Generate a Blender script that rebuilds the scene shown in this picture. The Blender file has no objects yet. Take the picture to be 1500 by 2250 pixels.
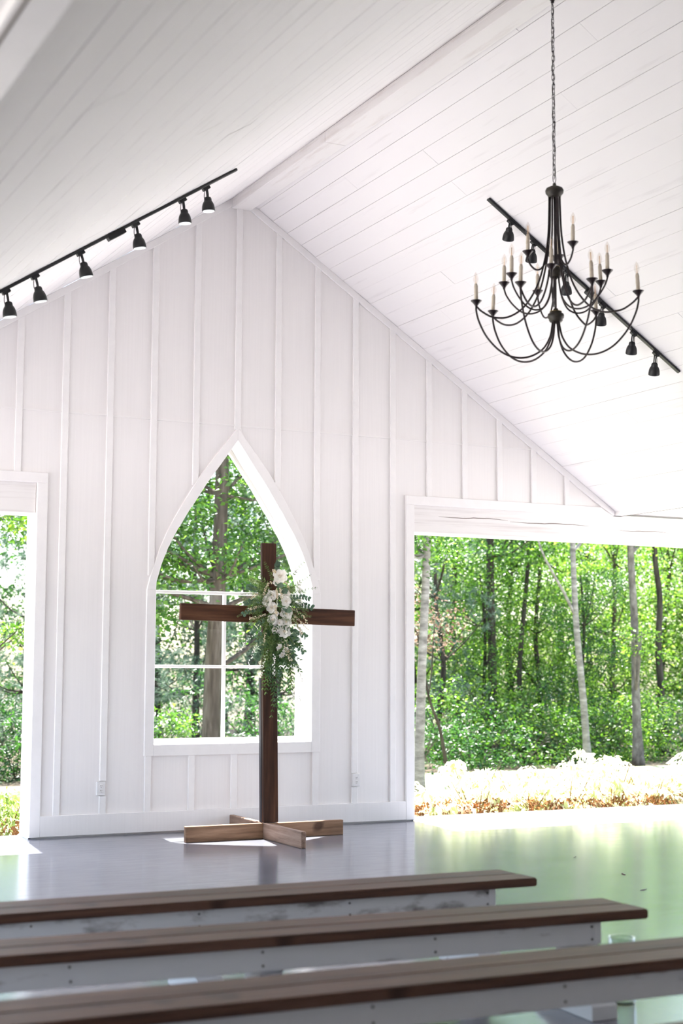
import bpy, bmesh, math, random
import numpy as np
from mathutils import Vector, Matrix

scn = bpy.context.scene
COL = scn.collection
rnd = random.Random(7)
PI = math.pi

# ---------------------------------------------------------------- camera
cam_data = bpy.data.cameras.new('camera')
cam = bpy.data.objects.new('camera', cam_data)
COL.objects.link(cam)
F_PX, YAW, PITCH, ROLL = 3280.76, 0.4624, 0.1026, 0.0041
cam_data.sensor_fit = 'VERTICAL'
cam_data.sensor_height = 36.0
cam_data.sensor_width = 24.0
cam_data.lens = F_PX / 2250.0 * 36.0
cam_data.clip_start = 0.05
cam_data.clip_end = 500
fw = Vector((math.sin(YAW) * math.cos(PITCH), math.cos(YAW) * math.cos(PITCH), math.sin(PITCH)))
rt = Vector((math.cos(YAW), -math.sin(YAW), 0))
up = rt.cross(fw)
rr = math.cos(ROLL) * rt + math.sin(ROLL) * up
uu = -math.sin(ROLL) * rt + math.cos(ROLL) * up
m = Matrix.Identity(4)
for i in range(3):
    m[i][0], m[i][1], m[i][2] = rr[i], uu[i], -fw[i]
m.translation = Vector((-5.2099, -12.6165, 1.4627))
cam.matrix_world = m
cam_data.dof.use_dof = True
cam_data.dof.focus_distance = 12.6
cam_data.dof.aperture_fstop = 2.2
scn.camera = cam

# ---------------------------------------------------------------- sky, sun, exposure
world = bpy.data.worlds.new('world')
scn.world = world
world.use_nodes = True
wn = world.node_tree
wn.nodes.clear()
sky = wn.nodes.new('ShaderNodeTexSky')
sky.sky_type = 'NISHITA'
sky.sun_disc = False
sky.sun_elevation = math.radians(65)
sky.sun_rotation = math.radians(6)
sky.air_density = 1.0
sky.dust_density = 2.0
sky.ozone_density = 1.0
bg = wn.nodes.new('ShaderNodeBackground')
bg.inputs['Strength'].default_value = 0.22
wo = wn.nodes.new('ShaderNodeOutputWorld')
wn.links.new(sky.outputs[0], bg.inputs[0])
wn.links.new(bg.outputs[0], wo.inputs[0])

sun_data = bpy.data.lights.new('sun', 'SUN')
sun_data.energy = 9.0
sun_data.angle = math.radians(0.6)
sun_data.color = (1.0, 0.97, 0.94)
sun = bpy.data.objects.new('sun', sun_data)
COL.objects.link(sun)
sun.location = (2, 12, 30)
sun.rotation_euler = Vector((-0.053, -0.456, -1.0)).to_track_quat('-Z', 'Y').to_euler()

scn.view_settings.view_transform = 'Standard'
scn.view_settings.look = 'None'
scn.view_settings.gamma = 1.0
scn.view_settings.use_curve_mapping = False
scn.view_settings.exposure = 2.05
scn.cycles.max_bounces = 10
scn.cycles.diffuse_bounces = 6
scn.cycles.transparent_max_bounces = 16
scn.cycles.caustics_reflective = False
scn.cycles.caustics_refractive = False


# ---------------------------------------------------------------- materials
def new_mat(name):
    mt = bpy.data.materials.new(name)
    mt.use_nodes = True
    nt = mt.node_tree
    return mt, nt, nt.nodes['Principled BSDF']


def N(nt, t, **kw):
    n = nt.nodes.new(t)
    for k, v in kw.items():
        setattr(n, k, v)
    return n


def ramp(nt, stops, fac):
    r = N(nt, 'ShaderNodeValToRGB')
    e = r.color_ramp.elements
    while len(e) < len(stops):
        e.new(0.5)
    for i, (p, c) in enumerate(stops):
        e[i].position = p
        e[i].color = (*c, 1)
    nt.links.new(fac, r.inputs[0])
    return r.outputs[0]


def coords(nt, scale, src='Object'):
    tc = N(nt, 'ShaderNodeTexCoord')
    mp = N(nt, 'ShaderNodeMapping')
    mp.inputs['Scale'].default_value = scale
    nt.links.new(tc.outputs[src], mp.inputs[0])
    return mp.outputs[0]


def noise(nt, vec, scale, detail=4.0, rough=0.55):
    n = N(nt, 'ShaderNodeTexNoise')
    n.inputs['Scale'].default_value = scale
    n.inputs['Detail'].default_value = detail
    n.inputs['Roughness'].default_value = rough
    nt.links.new(vec, n.inputs['Vector'])
    return n.outputs[0]


def bump(nt, b, h, strength, dist=0.002):
    bn = N(nt, 'ShaderNodeBump')
    bn.inputs['Strength'].default_value = strength
    bn.inputs['Distance'].default_value = dist
    nt.links.new(h, bn.inputs['Height'])
    nt.links.new(bn.outputs[0], b.inputs['Normal'])


def painted(name, col, dark, scale, rough=0.5, lo=0.30, hi=0.5, bstr=0.25, nscale=1.0):
    """white painted wood; dark streaks follow the grain (stretched by scale)"""
    mt, nt, b = new_mat(name)
    v = coords(nt, scale)
    f = noise(nt, v, nscale, 6.0, 0.6)
    c = ramp(nt, [(lo, dark), (hi, col)], f)
    nt.links.new(c, b.inputs['Base Color'])
    b.inputs['Roughness'].default_value = rough
    b.inputs['Specular IOR Level'].default_value = 0.35
    bump(nt, b, f, bstr)
    return mt


def wood(name, a, bcol, c, scale, rough=0.5, spec=0.5, nscale=1.0, bstr=0.4, knots=True):
    mt, nt, b = new_mat(name)
    v = coords(nt, scale)
    f = noise(nt, v, nscale, 8.0, 0.65)
    col = ramp(nt, [(0.3, a), (0.5, bcol), (0.72, c)], f)
    if knots:
        tc = N(nt, 'ShaderNodeTexCoord')
        k = noise(nt, tc.outputs['Object'], 3.3, 2.0, 0.5)
        kr = ramp(nt, [(0.66, (1, 1, 1)), (0.74, (0.35, 0.3, 0.28))], k)
        mx = N(nt, 'ShaderNodeMix', data_type='RGBA', blend_type='MULTIPLY')
        mx.inputs[0].default_value = 1.0
        nt.links.new(col, mx.inputs[6])
        nt.links.new(kr, mx.inputs[7])
        col = mx.outputs[2]
    nt.links.new(col, b.inputs['Base Color'])
    b.inputs['Roughness'].default_value = rough
    b.inputs['Specular IOR Level'].default_value = spec
    bump(nt, b, f, bstr, 0.003)
    return mt


def plain(name, col, rough=0.5, metal=0.0, spec=0.5, vary=0.0):
    mt, nt, b = new_mat(name)
    b.inputs['Base Color'].default_value = (*col, 1)
    b.inputs['Roughness'].default_value = rough
    b.inputs['Metallic'].default_value = metal
    b.inputs['Specular IOR Level'].default_value = spec
    if vary:
        f = noise(nt, coords(nt, (1, 1, 1)), 25.0, 4.0)
        lo = tuple(max(0, x * (1 - vary)) for x in col)
        hi = tuple(min(1, x * (1 + vary)) for x in col)
        nt.links.new(ramp(nt, [(0.3, lo), (0.7, hi)], f), b.inputs['Base Color'])
    return mt


def leafmat(name, cols, trans=0.5, rough=0.4, spec=0.4):
    """leaf: a random colour per leaf, light passes through the blade"""
    mt, nt, b = new_mat(name)
    g = N(nt, 'ShaderNodeNewGeometry')
    st = [(i / max(1, len(cols) - 1), c) for i, c in enumerate(cols)]
    c = ramp(nt, st, g.outputs['Random Per Island'])
    nt.links.new(c, b.inputs['Base Color'])
    b.inputs['Roughness'].default_value = rough
    b.inputs['Specular IOR Level'].default_value = spec
    t = N(nt, 'ShaderNodeBsdfTranslucent')
    hs = N(nt, 'ShaderNodeHueSaturation')
    hs.inputs['Saturation'].default_value = 1.1
    hs.inputs['Value'].default_value = 1.35
    hs.inputs['Hue'].default_value = 0.488
    nt.links.new(c, hs.inputs['Color'])
    nt.links.new(hs.outputs[0], t.inputs[0])
    mx = N(nt, 'ShaderNodeMixShader')
    mx.inputs[0].default_value = trans
    nt.links.new(b.outputs[0], mx.inputs[1])
    nt.links.new(t.outputs[0], mx.inputs[2])
    nt.links.new(mx.outputs[0], nt.nodes['Material Output'].inputs[0])
    return mt


def clearglass(name, tint=(1, 1, 1), refl=1.0, power=4.0):
    mt = bpy.data.materials.new(name)
    mt.use_nodes = True
    nt = mt.node_tree
    nt.nodes.clear()
    tr = N(nt, 'ShaderNodeBsdfTransparent')
    tr.inputs[0].default_value = (*tint, 1)
    gl = N(nt, 'ShaderNodeBsdfGlossy')
    gl.inputs['Roughness'].default_value = 0.02
    lw = N(nt, 'ShaderNodeLayerWeight')
    lw.inputs[0].default_value = 0.5
    pw = N(nt, 'ShaderNodeMath', operation='POWER')
    pw.inputs[1].default_value = power
    nt.links.new(lw.outputs['Facing'], pw.inputs[0])
    mu = N(nt, 'ShaderNodeMath', operation='MULTIPLY_ADD')
    mu.inputs[1].default_value = 0.6 * refl
    mu.inputs[2].default_value = 0.03 * refl
    nt.links.new(pw.outputs[0], mu.inputs[0])
    mx = N(nt, 'ShaderNodeMixShader')
    nt.links.new(mu.outputs[0], mx.inputs[0])
    nt.links.new(tr.outputs[0], mx.inputs[1])
    nt.links.new(gl.outputs[0], mx.inputs[2])
    o = N(nt, 'ShaderNodeOutputMaterial')
    nt.links.new(mx.outputs[0], o.inputs[0])
    return mt


M = {}
M['wall'] = painted('wall paint', (0.86, 0.835, 0.825), (0.835, 0.81, 0.80), (60, 60, 1.2), 0.55, 0.3, 0.6, 0.15)
M['trim'] = painted('trim paint', (0.87, 0.85, 0.84), (0.84, 0.82, 0.81), (9, 9, 9), 0.5, 0.3, 0.6, 0.05)
M['ceil'] = painted('ceiling paint', (0.875, 0.848, 0.845), (0.75, 0.72, 0.715), (14, 0.9, 14), 0.5, 0.22, 0.40, 0.2)
M['ridge'] = painted('ridge beam paint', (0.82, 0.79, 0.775), (0.66, 0.60, 0.57), (10, 1.2, 10), 0.55, 0.25, 0.45, 0.3)
M['beam'] = painted('rough sawn beam paint', (0.83, 0.805, 0.79), (0.68, 0.645, 0.625), (1.0, 30, 30), 0.6, 0.28, 0.5, 0.6)
M['deck'] = plain('dark roof deck', (0.10, 0.075, 0.06), 0.9)
M['crack'] = plain('dark wood check', (0.16, 0.12, 0.10), 0.9)
M['outlet'] = plain('white outlet plastic', (0.80, 0.785, 0.78), 0.35)
M['slot'] = plain('outlet slot', (0.05, 0.045, 0.045), 0.6)
M['black'] = plain('matte black metal', (0.012, 0.012, 0.013), 0.45, 0.0, 0.4)
M['blackgloss'] = plain('satin black rail', (0.010, 0.010, 0.012), 0.28, 0.0, 0.5)
M['bronze'] = plain('oil rubbed bronze', (0.020, 0.011, 0.012), 0.42, 0.2, 0.5, 0.3)
M['hub'] = plain('aged bronze turned hub', (0.030, 0.024, 0.016), 0.5, 0.1, 0.5, 0.5)
M['brass'] = plain('bare brass band', (0.30, 0.22, 0.09), 0.4, 0.6)
M['candle'] = painted('waxed candle sleeve', (0.60, 0.53, 0.43), (0.36, 0.28, 0.20), (30, 30, 12), 0.6, 0.3, 0.48, 0.6)
M['bulb'] = clearglass('clear bulb glass', (0.955, 0.935, 0.91), 0.9)
M['pane'] = clearglass('window glass', (0.99, 1.0, 0.995), 0.5)
M['vase'] = clearglass('vase glass', (0.90, 0.93, 0.925), 1.6, 2.0)
M['filament'] = plain('amber filament', (0.90, 0.66, 0.42), 0.4)
mt, nt, b = new_mat('lamp lens')
b.inputs['Base Color'].default_value = (0.85, 0.9, 0.92, 1)
b.inputs['Emission Color'].default_value = (0.88, 0.96, 1, 1)
b.inputs['Emission Strength'].default_value = 0.16
b.inputs['Roughness'].default_value = 0.25
M['lens'] = mt
M['cross'] = wood('dark stained timber', (0.016, 0.007, 0.004), (0.050, 0.020, 0.010), (0.110, 0.046, 0.022), (22, 22, 1.3), 0.6, 0.22)
M['crossx'] = wood('dark stained crossbar', (0.024, 0.010, 0.006), (0.080, 0.032, 0.015), (0.15, 0.068, 0.034), (1.3, 22, 22), 0.6, 0.22)
M['basex'] = wood('bare weathered timber along', (0.11, 0.055, 0.028), (0.24, 0.135, 0.075), (0.37, 0.225, 0.14), (1.6, 24, 24), 0.6, 0.4)
M['basey'] = wood('bare weathered timber across', (0.11, 0.062, 0.04), (0.24, 0.15, 0.105), (0.36, 0.25, 0.19), (24, 1.6, 24), 0.6, 0.4)
M['back'] = wood('dark bluish backing board', (0.010, 0.010, 0.014), (0.026, 0.022, 0.026), (0.05, 0.042, 0.042), (24, 24, 1.5), 0.5, 0.4)  # dark bluish grain tones over the whole board
M['seat'] = wood('walnut stained plank', (0.032, 0.014, 0.008), (0.085, 0.039, 0.023), (0.150, 0.078, 0.050), (1.3, 26, 26), 0.5, 0.32)
M['benchpaint'] = painted('worn white bench paint', (0.64, 0.655, 0.67), (0.27, 0.26, 0.255), (3.0, 14, 14), 0.5, 0.25, 0.36, 0.3)
M['screw'] = plain('dark screw head', (0.06, 0.05, 0.05), 0.5, 0.6)
M['rose'] = leafmat('white petals', [(0.93, 0.90, 0.85), (0.95, 0.94, 0.91), (0.94, 0.91, 0.86)], 0.22, 0.6, 0.2)
M['cream'] = leafmat('cream blossom', [(0.72, 0.62, 0.42), (0.80, 0.72, 0.55), (0.83, 0.78, 0.66)], 0.2, 0.7, 0.2)
M['euc'] = leafmat('blue green leaf', [(0.045, 0.090, 0.055), (0.085, 0.15, 0.095), (0.15, 0.23, 0.15)], 0.25, 0.45, 0.5)
M['rusc'] = leafmat('deep green leaf', [(0.020, 0.060, 0.018), (0.045, 0.115, 0.030), (0.10, 0.20, 0.055)], 0.3, 0.4, 0.5)
M['fern'] = leafmat('fine fern green', [(0.050, 0.105, 0.025), (0.11, 0.19, 0.05), (0.21, 0.30, 0.11)], 0.35, 0.5, 0.3)
M['plume'] = leafmat('light fern green', [(0.10, 0.16, 0.05), (0.18, 0.26, 0.085), (0.30, 0.38, 0.17)], 0.35, 0.5, 0.3)
M['stem'] = plain('green stem', (0.06, 0.10, 0.035), 0.6)
M['bark'] = wood('brown bark', (0.030, 0.022, 0.017), (0.075, 0.058, 0.045), (0.15, 0.125, 0.105), (14, 14, 2.2), 0.9, 0.2, 1.0, 1.0, False)
M['darkbark'] = wood('dark bark', (0.018, 0.014, 0.011), (0.045, 0.036, 0.028), (0.085, 0.07, 0.058), (12, 12, 2.0), 0.9, 0.2, 1.0, 1.0, False)
M['palebark'] = wood('pale blotched bark', (0.085, 0.075, 0.065), (0.205, 0.185, 0.165), (0.36, 0.335, 0.30), (4, 4, 13), 0.85, 0.2, 1.0, 0.6, False)
M['greybark'] = wood('grey brown bark', (0.05, 0.042, 0.036), (0.13, 0.112, 0.098), (0.25, 0.225, 0.20), (9, 9, 5), 0.9, 0.2, 1.0, 0.9, False)
M['maple'] = leafmat('maple leaves', [(0.025, 0.075, 0.014), (0.050, 0.135, 0.020), (0.090, 0.21, 0.032), (0.18, 0.32, 0.06)], 0.5, 0.32, 0.6)
M['lime'] = leafmat('light green leaves', [(0.040, 0.105, 0.018), (0.080, 0.19, 0.028), (0.15, 0.29, 0.045), (0.28, 0.40, 0.10)], 0.5, 0.4, 0.4)
M['darkleaf'] = leafmat('dark green leaves', [(0.014, 0.045, 0.012), (0.026, 0.085, 0.018), (0.05, 0.13, 0.03)], 0.45, 0.4, 0.5)  # darkest of the broadleaf greens
M['pine'] = leafmat('pine needles', [(0.035, 0.075, 0.045), (0.075, 0.125, 0.085), (0.15, 0.20, 0.15)], 0.3, 0.5, 0.3)
M['dry'] = leafmat('dry brown leaves', [(0.12, 0.055, 0.022), (0.24, 0.12, 0.05), (0.34, 0.20, 0.10)], 0.3, 0.7, 0.2)
M['dead'] = leafmat('dull dead foliage', [(0.08, 0.052, 0.036), (0.15, 0.10, 0.072), (0.22, 0.16, 0.12)], 0.3, 0.7, 0.2)
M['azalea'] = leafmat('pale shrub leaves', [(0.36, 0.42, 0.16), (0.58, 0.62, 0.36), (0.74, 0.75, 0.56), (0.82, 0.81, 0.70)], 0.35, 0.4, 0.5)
M['azalealeft'] = leafmat('yellow green shrub leaves', [(0.10, 0.17, 0.03), (0.19, 0.28, 0.06), (0.34, 0.42, 0.16)], 0.35, 0.4, 0.5)

mt, nt, b = new_mat('polished concrete')
v = coords(nt, (1, 1, 1))
f1 = noise(nt, v, 1.6, 8.0, 0.6)
f2 = noise(nt, coords(nt, (0.7, 3.0, 1)), 5.0, 6.0, 0.6)
c1 = ramp(nt, [(0.3, (0.135, 0.138, 0.165)), (0.55, (0.175, 0.178, 0.205)), (0.75, (0.215, 0.215, 0.235))], f1)
nt.links.new(c1, b.inputs['Base Color'])
rg = N(nt, 'ShaderNodeMapRange')
rg.inputs[3].default_value = 0.10
rg.inputs[4].default_value = 0.24
nt.links.new(f2, rg.inputs[0])
nt.links.new(rg.outputs[0], b.inputs['Roughness'])
b.inputs['Specular IOR Level'].default_value = 0.6
bump(nt, b, f2, 0.10, 0.004)
M['concrete'] = mt

mt, nt, b = new_mat('sandy ground')
f = noise(nt, coords(nt, (1, 1, 1)), 3.0, 8.0, 0.7)
nt.links.new(ramp(nt, [(0.3, (0.42, 0.395, 0.375)), (0.6, (0.54, 0.515, 0.495))], f), b.inputs['Base Color'])
b.inputs['Roughness'].default_value = 0.95
M['sand'] = mt
mt, nt, b = new_mat('mown lawn')
f = noise(nt, coords(nt, (1, 1, 1)), 9.0, 8.0, 0.75)
nt.links.new(ramp(nt, [(0.3, (0.17, 0.20, 0.09)), (0.65, (0.29, 0.31, 0.17))], f), b.inputs['Base Color'])
b.inputs['Roughness'].default_value = 0.95
M['lawn'] = mt
mt, nt, b = new_mat('forest floor')
f = noise(nt, coords(nt, (1, 1, 1)), 2.5, 8.0, 0.7)
nt.links.new(ramp(nt, [(0.3, (0.03, 0.035, 0.015)), (0.5, (0.075, 0.05, 0.03)), (0.7, (0.06, 0.09, 0.03))], f), b.inputs['Base Color'])
b.inputs['Roughness'].default_value = 1.0
M['litter'] = mt


# ---------------------------------------------------------------- mesh helpers
WL = {}   # world location of every Empty / object made here


class MB:
    def __init__(s):
        s.v, s.f = [], []

    def add(s, vs, fs):
        o = len(s.v)
        s.v.extend(tuple(p) for p in vs)
        s.f.extend(tuple(o + i for i in f) for f in fs)
        return s

    def box(s, x0, x1, y0, y1, z0, z1, mat=None):
        vs = [Vector((x, y, z)) for x in (x0, x1) for y in (y0, y1) for z in (z0, z1)]
        if mat is not None:
            vs = [mat @ p for p in vs]
        return s.add(vs, [(0, 1, 3, 2), (4, 6, 7, 5), (0, 4, 5, 1), (2, 3, 7, 6), (0, 2, 6, 4), (1, 5, 7, 3)])

    def prism(s, poly, d0, d1, axis='Y', mat=None):
        """poly in the plane across axis, extruded d0..d1 along it"""
        n = len(poly)
        vs = []
        for d in (d0, d1):
            for (a, b_) in poly:
                p = {'Y': (a, d, b_), 'X': (d, a, b_), 'Z': (a, b_, d)}[axis]
                vs.append(mat @ Vector(p) if mat is not None else p)
        fs = [tuple(range(n)), tuple(range(2 * n - 1, n - 1, -1))]
        fs += [(i, i + n, (i + 1) % n + n, (i + 1) % n) for i in range(n)]
        return s.add(vs, fs)

    def tube(s, pts, rad, seg=8, caps=True, closed=False):
        pts = [Vector(p) for p in pts]
        n = len(pts)
        rads = rad if isinstance(rad, (list, tuple)) else [rad] * n
        prev = None
        vs, fs = [], []
        for i in range(n):
            if closed:
                t = pts[(i + 1) % n] - pts[i - 1]
            else:
                t = pts[min(i + 1, n - 1)] - pts[max(i - 1, 0)]
            t.normalize()
            if prev is None:
                a = Vector((0, 0, 1)) if abs(t.z) < 0.9 else Vector((1, 0, 0))
                u = t.cross(a).normalized()
            else:
                u = (prev - t * prev.dot(t)).normalized()
            prev = u
            w = t.cross(u)
            for k in range(seg):
                a = 2 * PI * k / seg
                vs.append(pts[i] + (u * math.cos(a) + w * math.sin(a)) * rads[i])
        for i in range(n if closed else n - 1):
            for k in range(seg):
                j = (i + 1) % n
                fs.append((i * seg + k, i * seg + (k + 1) % seg, j * seg + (k + 1) % seg, j * seg + k))
        if caps and not closed:
            fs.append(tuple(range(seg - 1, -1, -1)))
            fs.append(tuple((n - 1) * seg + k for k in range(seg)))
        return s.add(vs, fs)

    def lathe(s, prof, seg=20, mat=None, c=(0, 0, 0)):
        """prof: (r, z) from one end to the other about Z"""
        vs, fs = [], []
        for (r, z) in prof:
            for k in range(seg):
                a = 2 * PI * k / seg
                p = Vector((r * math.cos(a), r * math.sin(a), z))
                p = (mat @ p) if mat is not None else p + Vector(c)
                vs.append(p)
        n = len(prof)
        for i in range(n - 1):
            for k in range(seg):
                fs.append((i * seg + k, i * seg + (k + 1) % seg, (i + 1) * seg + (k + 1) % seg, (i + 1) * seg + k))
        fs.append(tuple(range(seg - 1, -1, -1)))
        fs.append(tuple((n - 1) * seg + k for k in range(seg)))
        return s.add(vs, fs)

    def build(s, name, mat, parent=None, smooth=False, bevel=0.0, seg=1):
        off = WL.get(parent.name, Vector((0, 0, 0))) if parent is not None else Vector((0, 0, 0))
        me = bpy.data.meshes.new(name)
        me.from_pydata([(Vector(p) - off)[:] for p in s.v], [], s.f)
        bm = bmesh.new()
        bm.from_mesh(me)
        bmesh.ops.recalc_face_normals(bm, faces=bm.faces)
        if bevel:
            ed = [e for e in bm.edges if len(e.link_faces) == 2 and e.calc_face_angle(0) > 0.6]
            bmesh.ops.bevel(bm, geom=ed, offset=bevel, segments=seg, affect='EDGES', clamp_overlap=True)
        bm.to_mesh(me)
        bm.free()
        if smooth:
            for p in me.polygons:
                p.use_smooth = True
        return link(name, me, mat, parent)


def link(name, me, mat, parent=None):
    if mat is not None and not me.materials:
        me.materials.append(mat)
    o = bpy.data.objects.new(name, me)
    COL.objects.link(o)
    if parent is not None:
        o.parent = parent
        WL[o.name] = WL.get(parent.name, Vector((0, 0, 0)))
    return o


def empty(name, loc=(0, 0, 0)):
    o = bpy.data.objects.new(name, None)
    o.empty_display_size = 0.1
    o.location = loc
    COL.objects.link(o)
    WL[o.name] = Vector(loc)
    return o


def tag(o, label, cat, group=None, kind=None):
    o['label'] = label
    o['category'] = cat
    if group:
        o['group'] = group
    if kind:
        o['kind'] = kind
    return o


def struct(o, label=None):
    o['kind'] = 'structure'
    if label:
        o['label'] = label
    return o


def copy_tree(o, parent=None):
    c = o.copy()
    COL.objects.link(c)
    if parent is not None:
        c.parent = parent
    WL[c.name] = WL.get(o.name, Vector((0, 0, 0)))
    for ch in list(o.children):
        copy_tree(ch, c)
    return c


def fast_mesh(name, verts, faces):
    """verts (n,3) array, faces (m,k) array"""
    me = bpy.data.meshes.new(name)
    verts = np.asarray(verts, np.float32)
    faces = np.asarray(faces, np.int32)
    k = faces.shape[1]
    me.vertices.add(len(verts))
    me.vertices.foreach_set('co', verts.ravel())
    me.loops.add(faces.size)
    me.loops.foreach_set('vertex_index', faces.ravel())
    me.polygons.add(len(faces))
    me.polygons.foreach_set('loop_start', np.arange(0, faces.size, k, dtype=np.int32))
    me.update(calc_edges=True)
    return me


def unit(a):
    return a / np.maximum(np.linalg.norm(a, axis=1, keepdims=True), 1e-9)


def leaf_arrays(C, D, Nn, L, W, fold=0.25):
    """one folded diamond (two triangles) per leaf"""
    D = unit(D)
    S = unit(np.cross(D, Nn))
    U = np.cross(S, D)
    L = L[:, None]
    W = W[:, None]
    tip = C + D * L
    mid = C + D * L * 0.45
    a = mid + S * W * 0.5 + U * W * fold
    b_ = mid - S * W * 0.5 + U * W * fold
    n = len(C)
    vs = np.empty((n * 4, 3), np.float32)
    vs[0::4], vs[1::4], vs[2::4], vs[3::4] = C, a, tip, b_
    i = np.arange(n)[:, None] * 4
    f = np.concatenate([i + np.array([[0, 1, 2]]), i + np.array([[0, 2, 3]])], 1).reshape(-1, 3)
    return vs, f


# ================================================================ LARGE STRUCTURE
RISE = 0.652
RIDGE = 5.85
zc = lambda x: RIDGE - RISE * abs(x)
TH = 0.28

slab = MB().box(-7.2, 6.9, -19, 0.33, -0.32, 0).build('floor', M['concrete'])
struct(slab, 'polished blue grey concrete floor slab')
struct(MB().box(-90, 90, -60, 90, -0.60, -0.33).build('ground', M['litter']), 'ground around the chapel and under the woods')
struct(MB().box(-60, 60, -60, 3.2, -0.36, -0.30).build('sandy_ground', M['sand']), 'pale sandy ground beside the slab')
struct(MB().box(-60, 24, 3.2, 9.0, -0.36, -0.29).build('lawn_ground', M['lawn']), 'sunlit lawn behind the chapel')

# window outline: half width by height
ARCH = [(2.13, .768), (2.2, .764), (2.257, .748), (2.35, .722), (2.403, .702), (2.498, .664), (2.574, .626), (2.68, .570), (2.735, .534), (2.872, .452),
        (2.921, .416), (3.097, .304), (3.156, .262), (3.286, .166), (3.402, .085), (3.52, 0.0)]
ARCHO = [(2.13, .850), (2.25, .820), (2.366, .782), (2.5, .735), (2.64, .674), (2.775, .604), (2.96, .495), (3.149, .378), (3.29, .275), (3.438, .157), (3.55, .066), (3.638, 0.0)]
SILL = 0.766
WHW = 0.768


def half(sg):
    p = [(-1.855, 0.0), (0, 0.0), (0, SILL), (-WHW, SILL)] + [(-h, z) for z, h in ARCH] + \
        [(0, RIDGE), (-4.25, zc(4.25)), (-4.25, 3.03), (-1.855, 3.03)]
    return [(-sg * a, z) for a, z in p]


wall = MB().prism(half(-1), 0, TH).prism(half(1), 0, TH).build('wall_back', M['wall'])
struct(wall, 'white board and batten gable wall')
# battens, every 16 inches, stopping at rake trim, casings and outlets
S = 0.4064
PROUD = 0.020


def z_out(x):
    x = abs(x)
    for (z0, h0), (z1, h1) in zip(ARCHO, ARCHO[1:]):
        if h1 <= x <= h0:
            return z0 + (h0 - x) / (h0 - h1) * (z1 - z0)
    return 2.13


for k in range(-8, 10):
    x = k * S
    top = zc(abs(x)) - 0.068
    segs = []
    if abs(k) <= 2:
        segs = [(0.185, 0.668), (z_out(x) - 0.02, top)]
    elif abs(k) == 3:
        segs = [(0.185, 0.338), (0.464, top)]
    elif abs(k) == 4:
        segs = [(0.185, top)]
    else:
        segs = [(3.105, top)]
    for z0, z1 in segs:
        if z1 - z0 < 0.02:
            continue
        hw = 0.029
        MB().prism([(x - hw, z0), (x + hw, z0), (x + hw, z1 - RISE * hw * (1 if x >= 0 else -1) * (z1 == top)),
                    (x - hw, z1 + RISE * hw * (1 if x >= 0 else -1) * (z1 == top))], -PROUD, 0.0).build('batten', M['trim'], wall, bevel=0.003)
xs = (RIDGE - 3.655) / RISE
MB().box(-xs, xs, -0.013, 0, 3.652, 3.661).box(-xs, xs, -0.005, 0, 3.661, 3.670).build('seam_strip', M['trim'], wall)
# rake trims
for n_, sg in ((1, -1), (2, 1)):
    p = [(sg * 0.02, zc(.02)), (sg * 4.25, zc(4.25)), (sg * 4.25, 3.03), (sg * 4.14, 3.03 + 0.078 - 0.002), (sg * 0.02, zc(.02) - 0.074)]
    p[3] = (sg * 4.10, zc(4.10) - 0.074)
    struct(MB().prism(p, -0.024, 0.0).build('trim_%d' % n_, M['trim'], bevel=0.003), 'white sloping trim board under the ceiling')
# baseboard, with the dark gap under it
struct(MB().box(-1.765, 1.765, -0.026, 0, 0.012, 0.187).build('baseboard_back', M['wall'], bevel=0.003), 'white board along the wall foot')
# opening casings
for n_, sg in ((3, -1), (4, 1)):
    e = empty('trim_%d' % n_)
    struct(e, 'flat white casing round the open doorway')
    MB().box(min(sg * 1.765, sg * 1.856), max(sg * 1.765, sg * 1.856), -0.028, 0.0, 0.010, 3.022).build('side_board', M['trim'], e, bevel=0.003)
    p = [(sg * 1.765, 3.022), (sg * 4.20, 3.022), (sg * 4.08, 3.110), (sg * 1.765, 3.110)]
    MB().prism(p, -0.028, 0.0).build('head_board', M['trim'], e, bevel=0.003)
    MB().box(min(sg * 1.835, sg * 1.857), max(sg * 1.835, sg * 1.857), 0.0, TH + 0.01, 0.0, 2.757).build('jamb_board', M['trim'], e)

# window
win = empty('window_1', (0, 0, SILL))
struct(win, 'pointed white window with a glazed grid of five lights')
aL = [(-h, z) for z, h in ARCH]
aR = [(h, z) for z, h in reversed(ARCH)]
oL = [(-h, z) for z, h in ARCHO]
oR = [(h, z) for z, h in reversed(ARCHO)]
for sg in (-1, 1):
    poly = [(sg * h, z) for z, h in ARCHO] + [(sg * h, z) for z, h in reversed(ARCH)]
    MB().prism(poly, -0.026, 0.0).build('arch_casing', M['trim'], win, bevel=0.002)
    MB().box(min(sg * .766, sg * .852), max(sg * .766, sg * .852), -0.026, 0, 0.666, 2.13).build('side_casing', M['trim'], win, bevel=0.003)
MB().box(-.766, .766, -0.026, 0, 0.666, SILL).build('bottom_casing', M['trim'], win, bevel=0.003)
# sash: arch strips, stiles, rails, grid bars
SW = 0.036


def inset(z, h):
    return h - SW if h > 0.5 else h - SW * 0.86 * 1.15


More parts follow.
